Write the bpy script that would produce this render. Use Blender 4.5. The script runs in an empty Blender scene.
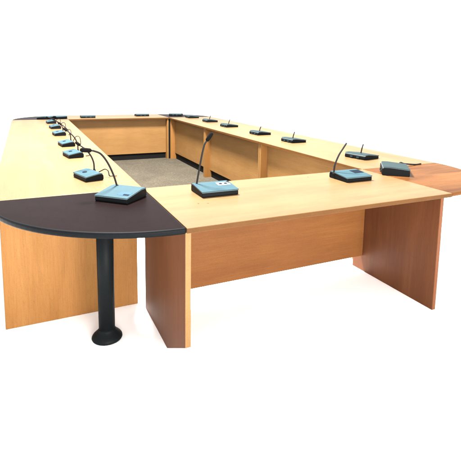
import bpy, bmesh, math, random
from mathutils import Vector, Matrix
random.seed(4)
R = math.radians
sc = bpy.context.scene
C = sc.collection
PI = math.pi

# ------------------------------------------------------------------ sizes (metres)
W, D, L, H = 1.672, 0.797, 5.05, 0.75
T = 0.025                       # desk top thickness
M3 = L / 3                      # one long side is three desks
CAM = (-0.6108, -1.7752, 1.3828)

# ------------------------------------------------------------------ materials
def mat(name):
    m = bpy.data.materials.new(name); m.use_nodes = True
    nt = m.node_tree
    b = nt.nodes['Principled BSDF']
    return m, nt, b

def coords(nt, scale, rnd=True):
    tc = nt.nodes.new('ShaderNodeTexCoord')
    mp = nt.nodes.new('ShaderNodeMapping')
    mp.inputs['Scale'].default_value = scale
    if rnd:
        oi = nt.nodes.new('ShaderNodeObjectInfo')
        ad = nt.nodes.new('ShaderNodeVectorMath'); ad.operation = 'ADD'
        ml = nt.nodes.new('ShaderNodeVectorMath'); ml.operation = 'SCALE'
        ml.inputs['Scale'].default_value = 3.7
        nt.links.new(oi.outputs['Location'], ml.inputs[0])
        nt.links.new(tc.outputs['Object'], ad.inputs[0]); nt.links.new(ml.outputs[0], ad.inputs[1])
        nt.links.new(ad.outputs[0], mp.inputs['Vector'])
    else:
        nt.links.new(tc.outputs['Object'], mp.inputs['Vector'])
    return mp.outputs['Vector']

def noise(nt, vec, scale, detail=3, rough=.55, dist=0):
    n = nt.nodes.new('ShaderNodeTexNoise')
    n.inputs['Scale'].default_value = scale; n.inputs['Detail'].default_value = detail
    n.inputs['Roughness'].default_value = rough; n.inputs['Distortion'].default_value = dist
    nt.links.new(vec, n.inputs['Vector'])
    return n.outputs['Fac']

def ramp(nt, fac, stops):
    r = nt.nodes.new('ShaderNodeValToRGB')
    e = r.color_ramp.elements
    while len(e) < len(stops): e.new(.5)
    for k, (p, c) in enumerate(stops):
        e[k].position = p; e[k].color = (*c, 1)
    nt.links.new(fac, r.inputs['Fac'])
    return r.outputs['Color']

def mix(nt, a, b, fac, mode='MIX'):
    m = nt.nodes.new('ShaderNodeMix'); m.data_type = 'RGBA'; m.blend_type = mode
    for v, k in ((a, 6), (b, 7)):
        if isinstance(v, tuple): m.inputs[k].default_value = (*v, 1)
        else: nt.links.new(v, m.inputs[k])
    if isinstance(fac, float): m.inputs[0].default_value = fac
    else: nt.links.new(fac, m.inputs[0])
    return m.outputs[2]

K = .72      # the set is lit for a bright, nearly blown out picture
def wood(name, dark, light, axis, rough=.42, spec=.3, contrast=1.0):
    """beech veneer: broad soft figure, fine fibre and short flecks running along one axis"""
    dark = tuple(v*K for v in dark); light = tuple(v*K for v in light); spec *= K
    m, nt, b = mat(name)
    s = [9, 9, 9]; s['XYZ'.index(axis)] = .9
    broad = noise(nt, coords(nt, tuple(s)), .75, 4, .6, .6)
    s2 = [60, 60, 60]; s2['XYZ'.index(axis)] = 3
    fine = noise(nt, coords(nt, tuple(s2)), 2.2, 4, .65)
    s3 = [30, 30, 30]; s3['XYZ'.index(axis)] = 9
    fleck = noise(nt, coords(nt, tuple(s3)), 5, 2, .6)
    c = ramp(nt, broad, [(.32, dark), (.68, light)])
    f = ramp(nt, fine, [(.25, (1 - .16 * contrast,) * 3), (.75, (1 + .10 * contrast,) * 3)])
    c = mix(nt, c, f, 1.0, 'MULTIPLY')
    g = ramp(nt, fleck, [(.30, (1 - .10 * contrast, 1 - .11 * contrast, 1 - .13 * contrast)), (.45, (1, 1, 1))])
    c = mix(nt, c, g, 1.0, 'MULTIPLY')
    # fine mottle of the veneer pores
    mo = noise(nt, coords(nt, (1, 1, 1)), 260, 2, .7)
    c = mix(nt, c, ramp(nt, mo, [(.3, (.88, .86, .84)), (.7, (1.08, 1.08, 1.08))]), 1.0, 'MULTIPLY')
    # soft blotches from handling and age
    bl = noise(nt, coords(nt, (1, 1, 1)), 2.6, 3, .6)
    c = mix(nt, c, ramp(nt, bl, [(.3, (.93, .91, .88)), (.7, (1.04, 1.04, 1.04))]), 1.0, 'MULTIPLY')
    nt.links.new(c, b.inputs['Base Color'])
    b.inputs['Roughness'].default_value = rough
    b.inputs['Specular IOR Level'].default_value = spec
    bp = nt.nodes.new('ShaderNodeBump'); bp.inputs['Strength'].default_value = .06; bp.inputs['Distance'].default_value = .002
    nt.links.new(fine, bp.inputs['Height']); nt.links.new(bp.outputs[0], b.inputs['Normal'])
    return m

def plain(name, col, rough=.5, spec=.4, speck=.12, sc_=160, metal=0):
    col = tuple(v*K for v in col); spec *= K
    m, nt, b = mat(name)
    n = noise(nt, coords(nt, (1, 1, 1)), sc_, 2, .6)
    lo = tuple(c * (1 - speck) for c in col); hi = tuple(c * (1 + speck) for c in col)
    c = ramp(nt, n, [(.3, lo), (.7, hi)])
    n2 = noise(nt, coords(nt, (1, 1, 1)), 9, 3, .6)
    c = mix(nt, c, ramp(nt, n2, [(.3, (.9, .9, .9)), (.7, (1.07, 1.07, 1.07))]), 1.0, 'MULTIPLY')
    nt.links.new(c, b.inputs['Base Color'])
    b.inputs['Roughness'].default_value = rough
    b.inputs['Specular IOR Level'].default_value = spec
    b.inputs['Metallic'].default_value = metal
    return m

M = {}
M['top']   = wood('beech_top_veneer', (.184, .106, .045), (.222, .133, .060), 'X', .42, .16, .75)
M['panel_x'] = wood('beech_panel_lengthwise', (.225, .118, .040), (.262, .142, .052), 'X', .5, .12, .8)
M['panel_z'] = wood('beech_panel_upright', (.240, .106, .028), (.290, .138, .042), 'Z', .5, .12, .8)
M['panel_xr'] = wood('red_beech_panel_lengthwise', (.148, .055, .016), (.188, .074, .022), 'X', .5, .12, .8)  # same beech, shade under the near desk painted in as a redder tone
M['panel_zr'] = wood('red_beech_panel_upright', (.122, .042, .017), (.165, .061, .025), 'Z', .5, .12, .8)  # near desk's end panels: their shade is put into the colour
M['edge']  = plain('beech_edge_band', (.215, .112, .034), .45, .3, .10, 220)
M['dark']  = plain('wenge_laminate', (.0085, .0044, .0046), .42, .015, .35, 300)
M['darkedge'] = plain('black_bullnose_edge', (.005, .006, .007), .5, .05, .2, 200)
M['red']   = wood('mahogany_laminate', (.085, .032, .010), (.205, .086, .027), 'Y', .42, .03, 1.4)  # dark corner top with its reddish reflection and glare painted into the colour
M['steel'] = plain('black_powder_coat', (.0065, .008, .0085), .5, .05, .25, 300)
M['kick']  = plain('black_kick_board', (.006, .006, .006), .7, .1, .2, 100)  # black for the shaded floor gap below the modesty panels
M['blue']  = plain('blue_grey_console_top', (.033, .078, .098), .5, .10, .10, 240)
M['trim']  = plain('pale_trim_line', (.12, .16, .17), .4, .3, .1, 240)
M['black'] = plain('black_console_plastic', (.0045, .0055, .006), .5, .08, .2, 240)
M['rubber'] = plain('black_rubber', (.007, .007, .008), .5, .2, .2, 300)
M['white'] = plain('white_label', (.27, .28, .30), .5, .2, .05, 240)
M['screen'] = plain('dark_display', (.006, .012, .020), .6, .05, .1, 240)
M['tan'] = plain('tan_plug', (.22, .12, .05), .5, .2, .1, 200)
M['foam'] = plain('black_foam', (.006, .006, .006), .9, .05, .5, 900)
M['teal'] = plain('dark_teal_console_top', (.017, .036, .040), .5, .10, .10, 240)

# short pile carpet
m, nt, b = mat('grey_green_carpet')
n1 = noise(nt, coords(nt, (1, 1, 1), False), 60, 4, .75)
n2 = noise(nt, coords(nt, (1, 1, 1), False), 3, 3, .6)
c = ramp(nt, n1, [(.30, (.034, .029, .020)), (.50, (.056, .048, .035)), (.70, (.080, .070, .053))])
c = mix(nt, c, ramp(nt, n2, [(.3, (.85, .85, .85)), (.7, (1.1, 1.1, 1.1))]), 1.0, 'MULTIPLY')
nt.links.new(c, b.inputs['Base Color']); b.inputs['Roughness'].default_value = .95; b.inputs['Specular IOR Level'].default_value = .05
bp = nt.nodes.new('ShaderNodeBump'); bp.inputs['Strength'].default_value = .6; bp.inputs['Distance'].default_value = .006
nt.links.new(n1, bp.inputs['Height']); nt.links.new(bp.outputs[0], b.inputs['Normal'])
M['carpet'] = m
m, nt, b = mat('white_studio_floor')
b.inputs['Base Color'].default_value = (.96, .96, .96, 1); b.inputs['Roughness'].default_value = .9; b.inputs['Specular IOR Level'].default_value = 0
M['floor'] = m

# ------------------------------------------------------------------ object helpers
def link(name, bm, material, parent=None, smooth=False, bevel=0, seg=2):
    me = bpy.data.meshes.new(name)
    bmesh.ops.recalc_face_normals(bm, faces=bm.faces)
    bm.to_mesh(me); bm.free()
    mats = material if isinstance(material, list) else [material]
    for x in mats: me.materials.append(x)
    if smooth:
        for p in me.polygons: p.use_smooth = True
    o = bpy.data.objects.new(name, me); C.objects.link(o)
    if bevel:
        md = o.modifiers.new('edge', 'BEVEL'); md.width = bevel; md.segments = seg; md.limit_method = 'ANGLE'; md.angle_limit = R(40)
        md.harden_normals = False
    if parent: o.parent = parent
    return o

def empty(name, loc, rz=0):
    o = bpy.data.objects.new(name, None); C.objects.link(o)
    o.location = loc; o.rotation_euler = (0, 0, rz); o.empty_display_size = .1
    return o

def tag(o, label=None, cat=None, group=None, kind=None):
    if label: o['label'] = label
    if cat: o['category'] = cat
    if group: o['group'] = group
    if kind: o['kind'] = kind
    return o

def copy_tree(o, parent=None):
    c = o.copy(); C.objects.link(c)
    if parent: c.parent = parent
    for ch in list(o.children): copy_tree(ch, c)
    return c

def box(bm, x0, x1, y0, y1, z0, z1, mi=0):
    v = [bm.verts.new(p) for p in ((x0,y0,z0),(x1,y0,z0),(x1,y1,z0),(x0,y1,z0),(x0,y0,z1),(x1,y0,z1),(x1,y1,z1),(x0,y1,z1))]
    for f in ((0,3,2,1),(4,5,6,7),(0,1,5,4),(1,2,6,5),(2,3,7,6),(3,0,4,7)):
        bm.faces.new([v[i] for i in f]).material_index = mi
    return v

def prism(bm, pts, z0, z1):
    """pts: outline in x,y"""
    a = [bm.verts.new((x, y, z0)) for x, y in pts]; b_ = [bm.verts.new((x, y, z1)) for x, y in pts]
    bm.faces.new(a[::-1]); bm.faces.new(b_)
    n = len(pts)
    for i in range(n): bm.faces.new((a[i], a[(i+1) % n], b_[(i+1) % n], b_[i]))

def catmull(P, n=8):
    P = [Vector(p) for p in P]; Q = [P[0]*2-P[1]] + P + [P[-1]*2-P[-2]]
    out = []
    for i in range(1, len(Q)-2):
        for k in range(n):
            t = k/n; a, b_, c_, d = Q[i-1], Q[i], Q[i+1], Q[i+2]
            out.append(.5*((2*b_)+(c_-a)*t+(2*a-5*b_+4*c_-d)*t*t+(3*b_-a-3*c_+d)*t**3))
    out.append(P[-1]); return out

def tube(bm, P, r, n=10):
    if not isinstance(r, (list, tuple)): r = [r]*len(P)
    up = Vector((0, 0, 1)); rings = []
    prev = None
    for i, p in enumerate(P):
        t = (P[min(i+1, len(P)-1)] - P[max(i-1, 0)]).normalized()
        if prev is None:
            prev = t.cross(up if abs(t.z) < .95 else Vector((1, 0, 0))).normalized()
        a = (prev - t*prev.dot(t)).normalized(); b_ = t.cross(a); prev = a
        rings.append([bm.verts.new(p + (a*math.cos(2*PI*k/n) + b_*math.sin(2*PI*k/n))*r[i]) for k in range(n)])
    for i in range(len(rings)-1):
        for k in range(n): bm.faces.new((rings[i][k], rings[i][(k+1) % n], rings[i+1][(k+1) % n], rings[i+1][k]))
    bm.faces.new(rings[0][::-1]); bm.faces.new(rings[-1])

def lathe(bm, prof, cx=0, cy=0, n=40):
    rings = [[bm.verts.new((cx + r*math.cos(2*PI*k/n), cy + r*math.sin(2*PI*k/n), z)) for k in range(n)] for r, z in prof]
    for i in range(len(rings)-1):
        for k in range(n): bm.faces.new((rings[i][k], rings[i][(k+1) % n], rings[i+1][(k+1) % n], rings[i+1][k]))
    bm.faces.new(rings[0][::-1]); bm.faces.new(rings[-1])

# ------------------------------------------------------------------ setting
bm = bmesh.new(); box(bm, -40, 40, -40, 40, -.05, 0)
tag(link('floor', bm, M['floor']), kind='structure')
bm = bmesh.new(); box(bm, -.55, W+.45, 2.2, D+L+.25, .0, .009)
o = link('carpet', bm, M['carpet'], bevel=.003)
tag(o, 'grey green flecked carpet inside the ring of desks', 'carpet')

# ------------------------------------------------------------------ desks: user side y=0, ring side y=D, runs along x
PT = .027
def desk(name, loc, rz, w, e0, e1, label, group, gap_shade=False, pf=.031, pb=.013, cut=False, mod_top=.0):
    t = empty(name, loc, rz)
    g = .0006
    # top: slab with its long edges banded
    bm = bmesh.new(); box(bm, g, w-g, 0.0015, D-.0015, H-T, H)
    tp_ = link('desk_top', bm, M['top'], t, bevel=.0022)
    for y0, y1 in ((-.0008, .0013), (D-.0013, D+.0008)):
        bm = bmesh.new(); box(bm, g+.0005, w-g-.0005, y0, y1, H-T+.002, H-.0024)
        link('edge_banding', bm, M['edge2'], tp_)
    # end panels with a pale edge band front and back
    for k, (x0, x1) in enumerate(((e0, e0+PT), (w-e1-PT, w-e1))):
        bm = bmesh.new()
        if cut and k == 0:
            # the near foot of this panel is cropped flat, well above the floor
            pts = [(pf+.001, CUT[0]), (CUT[1], 0.0), (D-pb-.001, 0.0), (D-pb-.001, H-T-.0008), (pf+.001, H-T-.0008)]
            a = [bm.verts.new((x0, y, z)) for y, z in pts]; b_ = [bm.verts.new((x1, y, z)) for y, z in pts]
            bm.faces.new(a); bm.faces.new(b_[::-1])
            for i in range(len(pts)): bm.faces.new((a[i], a[(i+1) % 5], b_[(i+1) % 5], b_[i]))
            zl = CUT[0] + .001
        else:
            box(bm, x0, x1, pf+.001, D-pb-.001, 0, H-T-.0008); zl = .001
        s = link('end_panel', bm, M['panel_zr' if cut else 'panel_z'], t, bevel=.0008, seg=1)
        bm = bmesh.new(); box(bm, x0+.0006, x1-.0006, pf-.001, pf+.0006, zl, H-T-.0015)
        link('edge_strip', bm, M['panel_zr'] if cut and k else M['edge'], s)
        bm = bmesh.new(); box(bm, x0+.0006, x1-.0006, D-pb-.0006, D-pb+.001, .001, H-T-.0015)
        link('edge_strip', bm, M['edge'], s)
    bm = bmesh.new(); box(bm, e0+PT+.0004, w-e1-PT-.0004, .680, .698, .116, H-T-.0008)
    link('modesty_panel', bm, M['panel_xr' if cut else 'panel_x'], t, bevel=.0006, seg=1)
    if gap_shade:
        bm = bmesh.new(); box(bm, e0+PT+.001, w-e1-PT-.001, .662, .676, 0.0, .13)  # added dark strip standing in for the shade in the floor gap
        link('kick_board', bm, M['kick'], t)
    return tag(t, label, 'desk', group)

M['edge2'] = plain('beech_top_edge_band', (.090, .038, .010), .5, .1, .12, 220)
CUT = (.168, .322)
GD = 'conference desks set in a ring'
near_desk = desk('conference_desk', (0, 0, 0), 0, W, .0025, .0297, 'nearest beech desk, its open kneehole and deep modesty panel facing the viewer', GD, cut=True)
for x, y in ((.185, .357), (.233, .342), (1.116, .709)):
    bm = bmesh.new(); lathe(bm, [(.0045, H-.001), (.0045, H+.0004), (.003, H+.0007)], x, y, 14)
    link('screw_cap', bm, M['edge2'], near_desk)
ll = ['long left side desk whose end panel stands behind the black post', 'middle desk of the left side, between two other cream topped desks', 'far desk of the left side, touching the far left dark corner top']
for k in range(3):
    desk('conference_desk', (-D, D+(k+1)*M3, 0), -PI/2, M3, .003 if k < 2 else .05, .003 if k else .058-.000, ll[k], GD, pf=.038, pb=.029)
rl = ['near desk of the right side, its end beside the reddish brown corner top', 'middle desk of the right side, between two other desks of that row', 'far desk of the right side, its end panel meeting the far desk at the corner']
for k in range(3):
    desk('conference_desk', (W+D, D+k*M3, 0), PI/2, M3, .003 if k else .058, .003, rl[k], GD, gap_shade=True, pb=.02)
desk('conference_desk', (W, D+L+D, 0), PI, W, .003, .003, 'far desk closing the ring behind the carpet, two consoles on its top', GD, gap_shade=True, pb=.02)

# ------------------------------------------------------------------ quarter round corner tables; local origin at the ring corner, quarter in -x,-y
def quarter(loc, rz, label, topm, edgem, thick=.028, post=None):
    t = empty('corner_table', loc, rz)
    r = D-.002
    pts = [(-.001, -.001)] + [(-r*math.sin(a*PI/2/36)-.001, -r*math.cos(a*PI/2/36)-.001) for a in range(37)]
    bm = bmesh.new(); prism(bm, pts, H-thick+.001, H+.001)
    bm.normal_update()
    for f in bm.faces:
        if abs(f.normal.z) < .5: f.material_index = 1
    o = link('corner_top', bm, [topm, edgem], t, bevel=.009, seg=4)
    o.modifiers['edge'].material = 1
    lx, ly = -.265, -.252
    if post:
        bm = bmesh.new(); box(bm, *post, 0, H-thick-.001)
        link('corner_post', bm, M['steel'], t)  # added dark upright that stands in for the dark gap between two desks
    bm = bmesh.new(); lathe(bm, [(.042, .03), (.044, H-thick-.006)], lx, ly)
    p = link('leg', bm, M['steel'], t, smooth=False)
    for f in p.data.polygons: f.use_smooth = abs(f.normal.z) < .5
    bm = bmesh.new(); lathe(bm, [(.070, 0), (.077, .003), (.080, .009), (.079, .016), (.074, .024), (.064, .034), (.053, .044), (.0455, .054), (.0428, .062)], lx, ly)
    link('foot', bm, M['steel'], p, smooth=True)
    bm = bmesh.new(); lathe(bm, [(.052, H-thick-.010), (.075, H-thick-.007), (.080, H-thick-.001), (.080, H-thick+.0005)], lx, ly)
    link('mounting_flange', bm, M['steel'], p)
    return tag(t, label, 'corner table', 'quarter round corner tables')
quarter((0, D, 0), 0, 'dark quarter round corner top at near left on a black post leg', M['dark'], M['darkedge'])
quarter((W, D, 0), PI/2, 'reddish brown quarter round corner top at near right', M['red'], M['red'], .024)
quarter((W, D+L, 0), PI, 'dark quarter round corner top at the far right behind the carpet', M['dark'], M['darkedge'], post=(-.050, -.0005, -.055, -.022))
quarter((0, D+L, 0), -PI/2, 'thin dark sliver of quarter round top at the far left corner', M['dark'], M['darkedge'])

# ------------------------------------------------------------------ microphone consoles; local: user side -y, origin at centre of the base
def console(loc, rz, label, topm, size=(.235, .20), neck=None, mic=False, cable=None, extras='left', hr=.040, hf=.026, group=None, tanplug=False):
    t = empty('microphone_console', loc, rz)
    w, d = size[0]/2, size[1]/2
    # black body: a low wedge, the rear edge rolled
    bm = bmesh.new()
    prof = [(-d+.004, 0), (-d, .006), (-d+.002, hf-.004), (d*.45, hr-.004), (d-.012, hr-.005), (d-.001, hr-.014), (d, .006), (d-.006, 0)]
    a = [bm.verts.new((-w+.003, y, z)) for y, z in prof]; b_ = [bm.verts.new((w-.003, y, z)) for y, z in prof]
    bm.faces.new(a); bm.faces.new(b_[::-1])
    for i in range(8): bm.faces.new((a[i], a[(i+1) % 8], b_[(i+1) % 8], b_[i]))
    base = link('console_base', bm, M['black'], t, bevel=.002)
    def sheet(name, x0, x1, prof_, th, mt, par, bev=.001):
        bm = bmesh.new(); n = len(prof_)
        lo = [[bm.verts.new((x, y, z)) for y, z in prof_] for x in (x0, x1)]
        hi = [[bm.verts.new((x, y, z+th)) for y, z in prof_] for x in (x0, x1)]
        for i in range(n-1):
            bm.faces.new((lo[0][i], lo[0][i+1], lo[1][i+1], lo[1][i])); bm.faces.new((hi[0][i], hi[1][i], hi[1][i+1], hi[0][i+1]))
            for s in (0, 1): bm.faces.new((lo[s][i], hi[s][i], hi[s][i+1], lo[s][i+1]))
        for i in (0, n-1): bm.faces.new((lo[0][i], lo[1][i], hi[1][i], hi[0][i]))
        return link(name, bm, mt, par, bevel=bev)
    tp = [(-d-.001, hf-.0035), (d*.45, hr-.0035), (d-.014, hr-.0045), (d-.006, hr-.010)]
    sheet('trim_line', -w+.001, w-.001, tp, .003, M['trim'], t, .0006)
    tq = [(-d, hf-.0003), (d*.45, hr-.0003), (d-.015, hr-.0013), (d-.008, hr-.006)]
    plate = sheet('console_top', -w, w, tq, .004, topm, t, .0015)
    sl = (hr-hf)/(d*1.45)
    def zt(y): return hf + .0037 + sl*(y+d)
    def pad(name, x0, x1, y0, y1, mt, th=.0012):
        bm = bmesh.new(); vs = box(bm, x0, x1, y0, y1, 0, th)
        for v in vs: v.co.z += zt(v.co.y)
        return link(name, bm, mt, plate)
    if extras == 'label':           # white label with dark buttons
        pad('label_strip', .020, .098, -.012, .036, M['white'])
        for x in (.034, .066): 
            bm = bmesh.new(); vs = box(bm, x, x+.017, .004, .020, .001, .0032)
            for v in vs: v.co.z += zt(v.co.y)
            link('button', bm, M['screen'], plate)
        pad('button', .092, .104, .026, .046, M['black'], .003)
    elif extras == 'display':
        pad('display', .022, .098, -.022, .042, M['screen'])
    elif extras == 'buttons':
        pad('display', .018, .086, -.066, -.022, M['bluer'], .0008)
        pad('button', .052, .084, -.064, -.050, M['screen'], .0022)
    elif extras == 'oval':
        bm = bmesh.new(); lathe(bm, [(.016, 0), (.016, .0015), (.012, .002)], 0, 0, 20)
        for v in bm.verts:
            v.co.x = v.co.x*1.25 - .02; v.co.y = v.co.y*.9 - .015; v.co.z += zt(v.co.y)
        link('button', bm, M['screen'], plate)
        pad('button', -.058, -.048, -.035, .0, M['bluer'], .001)
    elif extras == 'rear':
        for x in (-.05, .02):
            bm = bmesh.new(); box(bm, x, x+.026, d-.003, d+.006, .009, .022)
            link('socket', bm, M['teal'], base)
    if neck:
        P = catmull(neck, 8)
        bm = bmesh.new(); tube(bm, P, .0060 if extras == 'rear' or not mic else .0052, 10)
        nk = link('gooseneck', bm, M['rubber'], t, smooth=True)
        bm = bmesh.new(); lathe(bm, [(.010, 0), (.010, .006), (.0065, .012), (.006, .016)], 0, 0, 20)
        for v in bm.verts: v.co += Vector(neck[0]) - Vector((0, 0, .004))
        link('gooseneck_collar', bm, M['rubber'], nk, smooth=False)
        if mic:
            e = P[-1]; dr = (P[-1]-P[-4]).normalized()
            hs = .72 if extras == 'oval' else .92
            Q = [e + dr*k*hs for k in (0, .004, .008, .030, .050, .060, .064)]
            bm = bmesh.new(); tube(bm, Q, [hs*v for v in (.006, .010, .0125, .0135, .0135, .010, .004)], 16)
            link('microphone_head', bm, M['foam'], nk, smooth=True)
    if cable:
        bm = bmesh.new(); tube(bm, catmull(cable, 8), .0034, 8)
        cb = link('cable', bm, M['rubber'], t, smooth=True)
        if tanplug:
         e = Vector(cable[-1]); e0 = (e-Vector(cable[-2])).normalized()
         bm = bmesh.new(); tube(bm, [e, e+e0*.028], .0045, 10)
         link('plug', bm, M['tan'], cb)
    return tag(t, label, 'microphone console', group)

M['bluer'] = plain('blue_display', (.012, .075, .17), .35, .25, .1, 240)
def loc_pts(loc, rz, P):
    m_ = Matrix.Translation(loc) @ Matrix.Rotation(rz, 4, 'Z')
    mi = m_.inverted()
    return [tuple(mi @ Vector(p)) for p in P]
G = 'delegate microphone consoles round the ring'
# on the dark corner, turned 45 degrees outward
l = (-.163, .612, H+.0012); rz = -R(45)
console(l, rz, 'large blue console with a tall bent microphone, on the dark near corner top', M['blue'], (.200, .195),
        loc_pts(l, rz, [(-.168, .70, .795), (-.188, .70, .866), (-.218, .70, .936), (-.252, .70, .985), (-.287, .70, 1.003), (-.300, .70, 1.006)]), True, None, 'buttons', .048, .028, group=G)
# nearest desk
l = (.353, .545, H+.0003); rz = 0
console(l, rz, 'blue console with white label and upright microphone, on the nearest desk', M['blue'], (.224, .19),
        loc_pts(l, rz, [(.263, .60, .787), (.272, .60, .84), (.290, .60, .936), (.300, .60, .985), (.312, .60, 1.026), (.324, .60, 1.045)]), True, None, 'label', .044, .030, group=G)
l = (1.355, .555, H+.0003); rz = 0
console(l, rz, 'blue console with dark display and headless gooseneck, on the nearest desk', M['blue'], (.216, .19),
        loc_pts(l, rz, [(1.250, .60, .787), (1.256, .60, .845), (1.285, .60, .91), (1.318, .60, .955), (1.345, .60, .990)]), False, None, 'display', .044, .030, group=G)
# left side: seats face -x
left = [(-.262, 1.19, -74, 'blue console nearest on the left side, just behind the dark corner top'),
        (-.269, 2.11, -80, 'second blue console up the left side, a cable looping off its rear'),
        (-.267, 2.78, -82, 'third blue console up the left side, before the midpoint of the row'),
        (-.274, 3.68, -84, 'fourth blue console up the left side, a thin shadow line below it'),
        (-.272, 4.46, -84, 'fifth blue console up the left side, second from the far end of the cream top'),
        (-.282, 5.20, -86, 'sixth blue console up the left side, last one on the cream top')]
for k, (x, y, a, lab) in enumerate(left):
    l = (x, y, H+.0003); rz = R(a)
    lift = (0, .008, .035, .01, .02, .01)[k]
    q = (1, 1, .95, .75, .45, .22)[k]
    nk = [(x+.046, y+.065, .787), (x+.044, y+.07, .787+.053*q), (x+.026, y+.08, .787+.103*q), (x-.005, y+.10, .787+.143*q), (x-.03, y+.13, .787+.163*q)]
    cb = [(x+.058, y+.03, .775), (x+.085, y+.025, .79 + lift), (x+.108, y+.02, .80 + lift), (x+.124, y+.0, .792 + lift*.8), (x+.128, y-.02, .765), (x+.118, y-.04, .7575), (x+.095, y-.06, .7575)]
    if k == 0: cb[-2:] = [(x+.136, y-.012, .7575), (x+.150, y-.012, .7575)]
    console(l, rz, lab, M['blue'], (.205, .118), loc_pts(l, rz, nk), True, loc_pts(l, rz, cb), 'oval', .044, .029, group=G, tanplug=(k == 0))
# far corners and the far desk
l = (-.33, 5.98, H+.0012); console(l, R(-125), 'leftmost small console on the far left dark corner top', M['blue'], (.2, .17), None, False, None, 'oval', group=G)
l = (-.12, 6.06, H+.0012); console(l, R(-150), 'console on the far left dark corner top, touching the far desk end', M['blue'], (.2, .17), None, False, None, 'oval', group=G)
l = (.333, 6.10, H+.0003); console(l, R(180), 'thin dark console on the left half of the far desk', M['teal'], (.235, .18), None, False, None, 'rear', group=G)
l = (1.29, 6.28, H+.0003); console(l, R(180), 'thin dark console on the right half of the far desk', M['teal'], (.235, .18), None, False, None, 'rear', group=G)
l = (1.93, 6.26, H+.0012); console(l, R(150), 'blue console on the far right dark corner top', M['blue'], (.235, .18), None, False, None, 'rear', group=G)
# right side: seats face +x, we see the rear
right = [(2.03, 1.22, 100, 'dark teal console on the near right desk, beside the reddish corner top', .085, .225),
         (2.03, 2.33, 93, 'second dark teal console up the right side, a short stub standing on it', .075, .215),
         (2.01, 3.07, 93, 'third dark teal console up the right side, middle of that row', .065, .215),
         (2.028, 4.05, 93, 'fourth dark teal console up the right side, above the carpet panel joint', .07, .215),
         (2.06, 4.87, 90, 'fifth dark teal console up the right side, next to last before the far corner', .065, .21),
         (2.05, 5.70, 90, 'sixth dark teal console up the right side, closest to the far right corner', 0, .21)]
for k, (x, y, a, lab, st, w_) in enumerate(right):
    l = (x, y, H+.0003); rz = R(a)
    nk = None
    if st: nk = loc_pts(l, rz, [(x-.01, y+.0, .785), (x-.002, y, .785+st*.5), (x+.012, y, .785+st)])
    console(l, rz, lab, M['teal'], (w_, .19), nk, False, None, 'rear', .042, .026, group=G)
l = (1.80, .60, H+.0012); rz = R(50)
console(l, rz, 'dark boxy console on the reddish brown near right corner top', M['teal'], (.25, .19),
        loc_pts(l, rz, [(1.90, .66, .79), (1.96, .70, .80), (2.06, .755, .775), (2.20, .775, .7562), (2.27, .782, .7562)]), False, None, 'rear', .058, .046, group=G)

# ------------------------------------------------------------------ light
w = bpy.data.worlds.new('World'); sc.world = w; w.use_nodes = True
WS = 1.5
w.node_tree.nodes['Background'].inputs['Color'].default_value = (1, 1, 1, 1)
w.node_tree.nodes['Background'].inputs['Strength'].default_value = WS
def area(name, loc, target, sx, sy, power, col=(1, 1, 1)):
    ld = bpy.data.lights.new(name, 'AREA'); ld.shape = 'RECTANGLE'; ld.size = sx; ld.size_y = sy; ld.energy = power; ld.color = col
    o = bpy.data.objects.new(name, ld); C.objects.link(o); o.location = loc
    o.rotation_euler = (Vector(target)-Vector(loc)).to_track_quat('-Z', 'Y').to_euler()
area('ceiling_softbox', (.1, 2.8, 5.4), (.7, 3.1, 0), 1.0, 1.0, 1850, (1, .97, .93))
area('front_softbox', (.3, -6.5, 1.5), (.6, 0, .3), 4, 2.4, 1050, (1, .97, .93))

# ------------------------------------------------------------------ camera
cd = bpy.data.cameras.new('Camera'); cam = bpy.data.objects.new('Camera', cd); C.objects.link(cam)
rgt = Vector((0.8976489, -0.4402864, 0.0193485)); fwd = Vector((0.4385880, 0.8881585, -0.1371679)); upv = Vector((0.0432087, 0.1316146, 0.9903588))
m4 = Matrix(((rgt.x, upv.x, -fwd.x, CAM[0]), (rgt.y, upv.y, -fwd.y, CAM[1]), (rgt.z, upv.z, -fwd.z, CAM[2]), (0, 0, 0, 1)))
cam.matrix_world = m4
cd.sensor_width = 36; cd.lens = 443.467/461*36
cd.shift_x = (230.5-243.468)/461; cd.shift_y = (144.254-230.5)/461
cd.clip_start = .05; cd.clip_end = 500
sc.camera = cam
sc.view_settings.view_transform = 'Standard'; sc.view_settings.look = 'None'
sc.view_settings.exposure = .5; sc.view_settings.gamma = 1
sc.cycles.max_bounces = 8; sc.cycles.diffuse_bounces = 5
